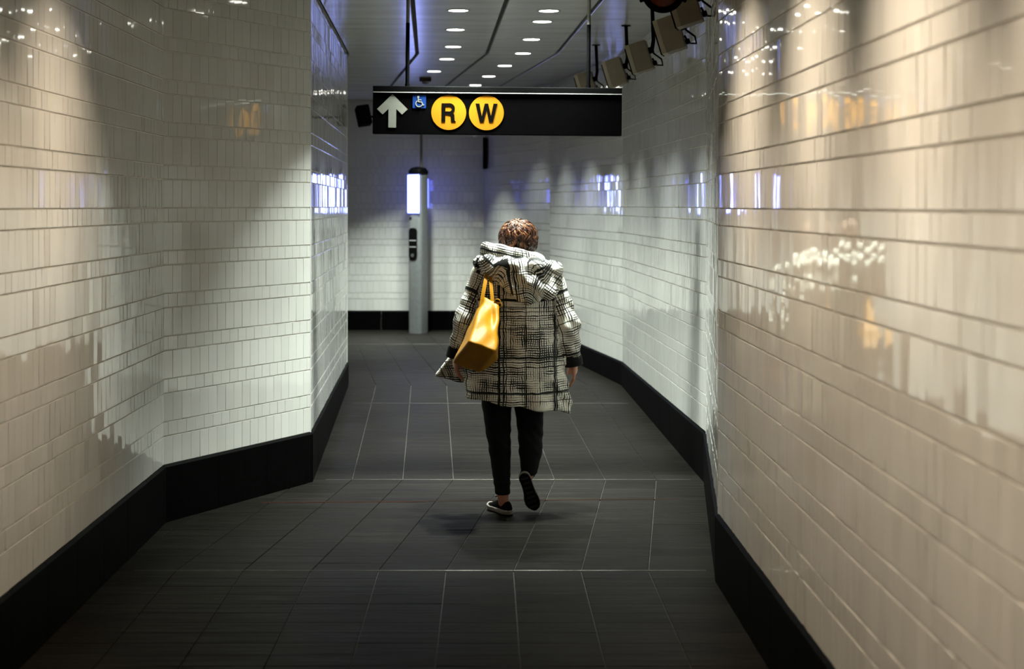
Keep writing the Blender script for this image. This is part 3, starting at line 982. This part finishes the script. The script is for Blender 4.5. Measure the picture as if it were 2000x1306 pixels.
low = np.clip((1.15 - Z) / .55, 0, 1)
flut = 1 + low * (.030 * np.sin(7 * th + 3.2 * Z) + .018 * np.sin(13 * th - 5 * Z + 1.0)) + .010 * np.sin(5 * th + 14 * Z)
torso = (np.sqrt(((X - cx_) / a_) ** 2 + ((Y - cy_) / b_) ** 2) - flut) * np.minimum(a_, b_) * .9
torso = np.maximum(torso, Z - 1.425).astype(np.float32)
C.F = torso.copy()
C.chain([SH_L, EL_L, WR_L], [.078, .066, .052], .035)
C.chain([SH_R, EL_R, WR_R], [.080, .068, .053], .035)
# sleeve creases
cre = .004 * np.sin(Z * 70 + X * 55 + Y * 20) * (np.abs(X - .02) > .20) * np.clip((1.30 - Z) * 6, 0, 1)
cre = cre + .0035 * np.sin(X * 42 + 2.5 * np.sin(Z * 9)) * np.clip((1.1 - Z) * 3, 0, 1)
cre = cre + .003 * np.sin(Z * 60 + 30 * X) * np.exp(-((Z - 1.10) / .10) ** 2)
C.F += cre.astype(np.float32)
hem = .606 - .155 * X + .006 * np.sin(X * 34)
C.F = np.maximum(C.F, (hem - Z).astype(np.float32))
inner = torso + .030
C.F = np.maximum(C.F, -np.maximum(inner, Z - hem - .16).astype(np.float32))
P1 = np.array((-.20, .10, 1.02)); P2 = np.array((-.418, .175, .742)); P3 = np.array((-.235, .19, .700))
for i in range(9):
    f = i / 8
    e = P2 + (P3 - P2) * f + np.array((0, .022 * math.sin(f * 7.5), .0))
    C.cap(P1 + np.array((.03 * f, .01 * f, 0)), e, .016, .0125, .022)
def arm_uv(V, chain):
    best = np.full(len(V), 9.0); uu = np.zeros(len(V)); vv = np.zeros(len(V)); acc = 0
    for a, b in zip(chain, chain[1:]):
        a = np.array(a); b = np.array(b); ab = b - a; L = np.linalg.norm(ab); d = ab / L
        t = np.clip((V - a) @ d, 0, L); q = V - a - t[:, None] * d
        r = np.linalg.norm(q, axis=1)
        e1 = np.cross(d, (0, 1, 0)); e1 /= np.linalg.norm(e1); e2 = np.cross(d, e1)
        ang = np.arctan2(q @ e1, q @ e2)
        m = r < best
        best[m] = r[m]; uu[m] = ang[m] * .065; vv[m] = acc + t[m]; acc += L
    return best, uu, vv
def coat_attr(V):
    z = V[:, 2]
    cx = np.interp(z, zs, CX); cy = np.interp(z, zs, CY)
    th = np.arctan2(V[:, 0] - cx, -(V[:, 1] - cy))
    u = .5 * (th * .20) + .5 * V[:, 0] + .0; v = z.copy()
    u = np.where(np.abs(th) < 1.2, V[:, 0], u)
    aa = np.interp(z, zs, A_); bb = np.interp(z, zs, B_)
    dt = (np.sqrt(((V[:, 0] - cx) / aa) ** 2 + ((V[:, 1] - cy) / bb) ** 2) - 1) * .2
    for ch, r, of in (((SH_L, EL_L, WR_L), .062, 3.0), ((SH_R, EL_R, WR_R), .064, 5.0)):
        best, uu, vv = arm_uv(V, ch)
        m = (best - r < dt + .004) & (best < .10)
        u = np.where(m, uu + of, u); v = np.where(m, 1.27 - vv * .93, v)
    fl = (V[:, 0] < -.262) & (V[:, 2] < .86) & (V[:, 1] > .09)
    u = np.where(fl, V[:, 0] * 1.0 + .4 * (z - .7) + 8, u)
    return np.stack([u, v, np.zeros(len(V))], 1)
coat = obj('coat', C.mesh('coat', M_PLAID, coat_attr), person); coat['label'] = 'cream coat with black hand-drawn check'
del C

# cuffs
for c, d_, r, lb in ((WR_L, (-.010, .006, -.055), .056, 'black cuff'), (WR_R, (.008, .006, -.055), .057, 'black cuff')):
    c = Vector(c); d = Vector(d_)
    m = MB(); m.tube([c + d * -.10, c + d * .10, c + d * .5, c + d * .95, c + d * 1.0, c + d * .9], [r * .93, r, r * 1.01, r * 1.02, r * .85, r * .6], 20)
    o = m.build('cuff', M_CUFF, person, smooth=True); o['label'] = lb

# hood lying on the upper back
H_ = Field((-.24, -.32, 1.10), (.32, .14, 1.47), .0065)
rim = [(-.175, -.035, 1.375), (-.115, -.135, 1.385), (-.03, -.185, 1.372), (.06, -.195, 1.368), (.15, -.165, 1.358), (.222, -.09, 1.340), (.235, .0, 1.330)]
H_.chain(rim, [.028, .030, .032, .034, .036, .040, .038], .03)
apex = [(-.06, -.165, 1.295), (-.01, -.185, 1.245), (.045, -.195, 1.205), (.085, -.200, 1.188), (.135, -.195, 1.190), (.190, -.165, 1.205), (.215, -.10, 1.24)]
for a, b in zip(rim, apex):
    H_.cap(a, b, .036, .026, .035)
H_.cap((-.10, -.15, 1.33), (.085, -.215, 1.195), .032, .022, .03)
H_.cap((.06, -.20, 1.30), (.20, -.165, 1.225), .040, .030, .03)
H_.cap((.10, -.205, 1.275), (.235, -.10, 1.285), .036, .040, .02)
H_.cap((.205, -.11, 1.215), (.235, -.07, 1.30), .032, .036, .02)
H_.cap((-.09, -.155, 1.33), (-.13, -.12, 1.365), .030, .030, .03)
X, Y, Z = H_.grid()
rip = .004 * np.sin((X * .75 + Z) * 44 + 2 * np.sin(X * 14)) + .002 * np.sin((X - Z * .8) * 70)
H_.F += rip.astype(np.float32)
def hood_attr(V):
    x, y, z = V.T
    r = np.clip((x - .07) / .10, 0, 1)
    ang = np.radians(38) * r - np.radians(8) * (1 - r) - np.radians(38) * np.clip((-.02 - x) / .08, 0, 1)
    px, pz = x - .04, z - 1.30
    u = px * np.cos(ang) - pz * np.sin(ang) - .068 + .05; v = px * np.sin(ang) + pz * np.cos(ang) + 1.30 - y * .15
    return np.stack([u, v + 2.0, np.zeros(len(V))], 1)
hood = obj('hood', H_.mesh('hood', M_PLAID, hood_attr), person); hood['label'] = 'hood hanging down the back'
del H_
# stand-up collar round the neck, higher on the left
K = Field((-.24, -.20, 1.27), (.24, .20, 1.52), .0065)
ring = []
for i in range(29):
    a = math.radians(-200 + 220 * i / 28)
    x = .0 + .155 * math.cos(a); y = .015 + .125 * math.sin(a)
    z = 1.412 - .034 * (x / .155) - .012 * math.sin(a)
    ring.append((x + .004, y, z))
for p, q in zip(ring, ring[1:]):
    K.cap((p[0], p[1], p[2] - .012), (q[0], q[1], q[2] - .012), .024, .024, .012)
    K.cap((p[0] * .985, p[1], p[2] + .014), (q[0] * .985, q[1], q[2] + .014), .022, .022, .016)
X, Y, Z = K.grid()
K.F += (.0025 * np.sin(X * 75 + Z * 40)).astype(np.float32)
def col_attr(V):
    th = np.arctan2(V[:, 0], -(V[:, 1] - .015))
    return np.stack([th * .145 - .02 + 1.7, V[:, 2] + .22 * V[:, 0] - .55, np.zeros(len(V))], 1)
collar = obj('collar', K.mesh('collar', M_PLAID, col_attr), person); collar['label'] = 'stand-up checked collar'
del K
# pale lining between hood and collar, and the dark flap on the left shoulder
m = MB()
rg = []
for k in range(12):
    f = k / 11
    x = -.128 + .205 * f
    rg.append([Vector((x, -.115 - .06 * math.sin(f * PI), 1.392 + .012 * math.sin(f * 9))), Vector((x, -.145 - .055 * math.sin(f * PI), 1.405 + .006 * math.sin(f * 7 + 1))),
               Vector((x, -.165 - .05 * math.sin(f * PI), 1.388)), Vector((x, -.12 - .05 * math.sin(f * PI), 1.372))])
m.loft(rg); o = m.build('hood_lining', plain('pale_lining', (.62, .70, .62), .6), person, smooth=True); o['label'] = 'pale lining of the hood'
MB().box((-.178, -.06, 1.378), (.040, .06, .055), rot=Matrix.Rotation(.25, 3, 'Y'), bevel=.008).build('collar_flap', M_CUFF, person, smooth=True)['label'] = 'black flap on the left shoulder'

# hair: cap with separate locks combed out from the crown
def mat_hair():
    t = NT('auburn_hair'); b = t.b
    at = t.n('ShaderNodeAttribute'); at.attribute_name = 'shade'
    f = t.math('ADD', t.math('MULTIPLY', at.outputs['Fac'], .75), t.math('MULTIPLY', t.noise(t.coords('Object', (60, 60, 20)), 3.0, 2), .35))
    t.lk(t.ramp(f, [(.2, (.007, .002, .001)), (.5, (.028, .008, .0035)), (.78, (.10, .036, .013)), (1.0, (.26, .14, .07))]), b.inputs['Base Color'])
    b.inputs['Roughness'].default_value = .42
    b.inputs['Specular IOR Level'].default_value = .22
    return t.m
M_HAIR = mat_hair()
HC = np.array((.034, .015, 1.515)); HR = np.array((.104, .112, .096))
bm = bmesh.new()
sh_l = bm.verts.layers.float.new('shade')
r = bmesh.ops.create_uvsphere(bm, u_segments=40, v_segments=24, radius=1)
for v in r['verts']:
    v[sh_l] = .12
    x, y, z = v.co
    k = .95 if z > -.3 else .95 - .12 * (-.3 - z)
    if y > .55 and z < .25: k *= .70                # the face stays clear
    v.co = (HC[0] + x * HR[0] * k, HC[1] + y * HR[1] * k, HC[2] + z * HR[2] * k)
r = bmesh.ops.create_uvsphere(bm, u_segments=24, v_segments=14, radius=1)
for v in r['verts']:
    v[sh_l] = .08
    v.co = (.046 + v.co.x * .080, -.005 + v.co.y * .085, 1.445 + v.co.z * .065)
crown = Vector((-.05, -.35, .93)).normalized()
hr = random.Random(3)
for i in range(620):
    # a lock starts on a ring round the crown and runs outward and down over the head
    az = hr.uniform(0, 2 * PI); t0 = hr.uniform(.02, 1.55); ln = hr.uniform(.35, .75)
    e1 = crown.orthogonal().normalized(); e2 = crown.cross(e1)
    pts = []; curl = hr.uniform(-.55, .55); lift = hr.uniform(0, .07)
    n = 7; ok = True
    for j in range(n):
        f = j / (n - 1); t_ = t0 + ln * f; a = az + curl * f * f
        d = crown * math.cos(t_) + (e1 * math.cos(a) + e2 * math.sin(a)) * math.sin(t_)
        if d.y > .62 and d.z < .45: ok = False
        if d.z < -.95: ok = False
        rr = 1.0 + lift * math.sin(f * PI * .8) + .02 * math.sin(f * 6 + i) + .05 * f * (d.z < -.3)
        pts.append(Vector((HC[0] + d.x * HR[0] * rr, HC[1] + d.y * HR[1] * rr, HC[2] + d.z * HR[2] * rr * (1.12 if d.z < 0 else 1.0) - (.012 * max(0, d.x) if d.z < .3 else 0))))
    if not ok: continue
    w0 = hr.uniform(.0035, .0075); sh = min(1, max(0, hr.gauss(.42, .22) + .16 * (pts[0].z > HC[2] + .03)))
    rings = []
    for j, p in enumerate(pts):
        f = j / (n - 1)
        tg = (pts[min(j + 1, n - 1)] - pts[max(j - 1, 0)]).normalized()
        nr = (p - Vector(HC)).normalized(); sd = tg.cross(nr).normalized()
        wd = w0 * (.35 + 1.3 * math.sin(PI * min(.97, .12 + f * .88)) ** .8) * (1 - .5 * f); hh = .0030 * (1 - .6 * f)
        ring = [bm.verts.new(p + sd * wd), bm.verts.new(p + nr * hh), bm.verts.new(p - sd * wd), bm.verts.new(p - nr * hh)]
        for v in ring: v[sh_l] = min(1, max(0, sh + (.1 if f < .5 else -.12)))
        rings.append(ring)
    for a, b in zip(rings, rings[1:]):
        for k in range(4): bm.faces.new((a[k], a[(k + 1) % 4], b[(k + 1) % 4], b[k]))
bmesh.ops.recalc_face_normals(bm, faces=bm.faces)
me = bpy.data.meshes.new('hair'); bm.to_mesh(me); bm.free(); me.materials.append(M_HAIR)
me.polygons.foreach_set('use_smooth', [True] * len(me.polygons))
hair = obj('hair', me, person); hair['label'] = 'short auburn hair'

# shoes
M_UPPER = plain('black_shoe_canvas', (.003, .003, .003), .85, spec=.03)
M_MID = plain('pale_rubber_midsole', (.20, .185, .16), .7, spec=.1)
M_OUT = plain('dark_rubber_outsole', (.008, .006, .006), .7, spec=.05)
def foot_outline(y, L=.245):
    """half widths left/right of the sole at y along the length"""
    f = y / L
    wr = np.interp(f, [0, .03, .12, .3, .5, .7, .85, .95, 1.0], [.006, .022, .033, .032, .034, .043, .040, .026, .008])
    wl = np.interp(f, [0, .03, .12, .3, .5, .7, .85, .95, 1.0], [.006, .022, .032, .027, .029, .042, .036, .018, .004])
    return wl, wr
def shoe(label, matw, mirror):
    r = empty('shoe', parent=person); r.matrix_local = matw
    r['label'] = label
    L = .245
    st = [0, .003, .010, .022, .04, .07, .10, .13, .16, .19, .215, .232, .241, .245]
    def ring(z, ins=0.0, l_in=0.0):
        lo, hi = [], []
        for y in st:
            wl, wr = foot_outline(y)
            yy = l_in + y * (1 - 2 * l_in / L)
            sc_ = max(.2, 1 - ins / .035)
            lo.append(Vector((-mirror * wl * sc_, yy - .06, z + .010 * max(0, (y - .17) / .075) ** 2)))
            hi.append(Vector((mirror * wr * sc_, yy - .06, z + .010 * max(0, (y - .17) / .075) ** 2)))
        return lo + hi[::-1]
    m = MB(); m.loft([ring(.008), ring(.011, -.002, -.002), ring(.027, -.001, -.001), ring(.031, .003, .003)])
    m.build('midsole', M_MID, r, smooth=True)
    m = MB(); m.loft([ring(.0, .003, .004), ring(.009, .001, .001)])
    so = m.build('outsole', M_OUT, r, smooth=True)
    m = MB()
    for y in (.02, .05, .08, .11, .14, .17, .20):
        wl, wr = foot_outline(y + .01)
        m.box((mirror * (wr - wl) / 2, y - .05, .0 - .0008 + .010 * max(0, (y - .17) / .075) ** 2), ((wl + wr) * .62, .010, .0025))
    m.build('tread', plain('dark_tread', (.010, .009, .009), .7), so)
    # upper
    prof = [(.002, .070), (.02, .078), (.045, .070), (.07, .062), (.09, .066), (.115, .076), (.14, .068), (.17, .054), (.20, .046), (.225, .040), (.240, .032)]
    rings = []
    for y, h in prof:
        wl, wr = foot_outline(y)
        wl = max(wl, .010) * .94; wr = max(wr, .010) * .94
        ringv = []
        for k in range(13):
            a = PI * k / 12
            cxm = mirror * (wr - wl) / 2; hw = (wl + wr) / 2
            ringv.append(Vector((cxm + math.cos(a) * hw * (1 - .22 * math.sin(a)), y - .06, .026 + (h - .026) * math.sin(a) ** .8)))
        rings.append(ringv)
    m = MB(); m.loft(rings); m.build('upper', M_UPPER, r, smooth=True)
    m = MB()
    m.tube([(0, .055, .078), (.020 * mirror, .045, .088), (.035 * mirror, .03, .098), (.050 * mirror, .02, .094)], .0022, 6)
    m.tube([(0, .055, .078), (-.022 * mirror, .05, .088), (-.036 * mirror, .04, .082), (-.028 * mirror, .05, .070), (-.004, .058, .076)], .0022, 6)
    m.build('laces', M_UPPER, r, smooth=True)
    return r
shoe('black canvas shoe flat on the floor, pale rubber edge', Matrix.Translation((-.038, -.01, .0)) @ Matrix.Rotation(math.radians(27), 4, 'Z'), -1)
# trailing foot: heel lifted, toe on the floor, sole turned to the viewer
toe = Vector((.128, -.012, .012)); heel = Vector((.064, -.085, .222))
fw = (toe - heel).normalized(); nrm = Vector((-.05, 1, .30)); nrm = (nrm - fw * nrm.dot(fw)).normalized(); sd_ = fw.cross(nrm)
R3m = Matrix((sd_, fw, nrm)).transposed()
shoe('black canvas shoe with lifted heel, dark sole showing', Matrix.Translation(toe - fw * .185) @ R3m.to_4x4(), 1)

# ------------------------------------------------------------------ handbag
bag = empty('handbag', (0, PD, 0))
tag(bag, 'mustard yellow leather shoulder bag hanging behind the left arm', 'bag')
def mat_leather():
    t = NT('mustard_leather'); b = t.b
    f = t.noise(t.coords('Object'), 14, 3)
    t.lk(t.ramp(f, [(.3, (.30, .128, .0010)), (.7, (.38, .170, .0028))]), b.inputs['Base Color'])
    b.inputs['Roughness'].default_value = .45
    b.inputs['Specular IOR Level'].default_value = .20
    h = t.math('ADD', t.noise(t.coords('Object'), 260, 2), t.math('MULTIPLY', t.noise(t.coords('Object'), 16, 2), 3.0))
    t.bump(h, .25, .003)
    return t.m
M_LEATHER = mat_leather()
Bg = Field((-.40, -.52, .74), (.02, -.10, 1.26), .006)
def poly_field(F, pts, r=.012, k=.02):
    """rounded convex hull of points, as a distance-like field"""
    bm = bmesh.new()
    vs = [bm.verts.new(p) for p in pts]
    bmesh.ops.convex_hull(bm, input=vs)
    bm.normal_update()
    c = Vector(np.mean(pts, 0))
    X, Y, Z = F.grid()
    d = None
    for f in bm.faces:
        n = f.normal; p = f.verts[0].co
        if (p - c).dot(n) < 0: n = -n
        v = (X - p.x) * n.x + (Y - p.y) * n.y + (Z - p.z) * n.z
        v = v.astype(np.float32)
        d = v if d is None else -smin(-d, -v, .014)
    bm.free()
    F.F = smin(F.F, d - r, k)
bp = [(-.158, -.165, 1.195), (-.150, -.205, 1.205), (-.075, -.190, 1.150), (-.070, -.235, 1.160),
      (-.084, -.450, .932), (-.222, -.470, .985), (-.318, -.225, .852), (-.300, -.185, .860), (-.180, -.225, .795), (-.075, -.215, .868), (-.13, -.195, .82)]
poly_field(Bg, bp, r=.004)
X, Y, Z = Bg.grid()
wr = .0045 * np.sin((X * 1.0 + .55 * Z) * 52 + 1.4) * np.clip((Z - .95) * 5, 0, 1) + .002 * np.sin((Z - .8 * X) * 60) + .012 * np.exp(-(((X + .108) / .018) ** 2 + ((Z - 1.10) / .06) ** 2))
Bg.F += wr.astype(np.float32)
obj('bag_body', Bg.mesh('bag_body', M_LEATHER), bag)
del Bg
def ribbon(name, pts, wd, th, mat, parent, side=Vector((1, 0, 0))):
    rings = []
    P = [Vector(p) for p in pts]
    for i, p in enumerate(P):
        t = (P[min(i + 1, len(P) - 1)] - P[max(i - 1, 0)]).normalized()
        s = (side - t * side.dot(t)).normalized(); n = t.cross(s)
        rings.append([p + s * wd / 2 + n * th / 2, p - s * wd / 2 + n * th / 2, p - s * wd / 2 - n * th / 2, p + s * wd / 2 - n * th / 2])
    m = MB(); m.loft(rings); return m.build(name, mat, parent, smooth=True)
ribbon('strap', [(-.135, .06, 1.36), (-.130, .0, 1.395), (-.128, -.07, 1.385), (-.132, -.140, 1.345), (-.143, -.185, 1.28), (-.156, -.205, 1.21), (-.165, -.222, 1.15), (-.172, -.24, 1.10)], .020, .004, M_LEATHER, bag)
ribbon('strap', [(-.128, .055, 1.36), (-.124, .0, 1.398), (-.121, -.075, 1.390), (-.120, -.150, 1.340), (-.113, -.195, 1.27), (-.106, -.215, 1.20), (-.104, -.228, 1.165)], .019, .004, M_LEATHER, bag)
M_GOLD = plain('brass_ring', (.55, .30, .05), .3, metal=.8)
for x, z in ((-.078, 1.178), (-.070, 1.160)):
    m = MB(); m.tube([(x + .016 * math.cos(2 * PI * k / 16), -.238, z + .013 * math.sin(2 * PI * k / 16)) for k in range(16)], .0035, 6, close=True)
    m.build('ring', M_GOLD, bag, smooth=True)
MB().box((-.082, -.236, 1.170), (.030, .008, .016), rot=Matrix.Rotation(.3, 3, 'Y'), bevel=.002).build('strap_tab', M_LEATHER, bag)
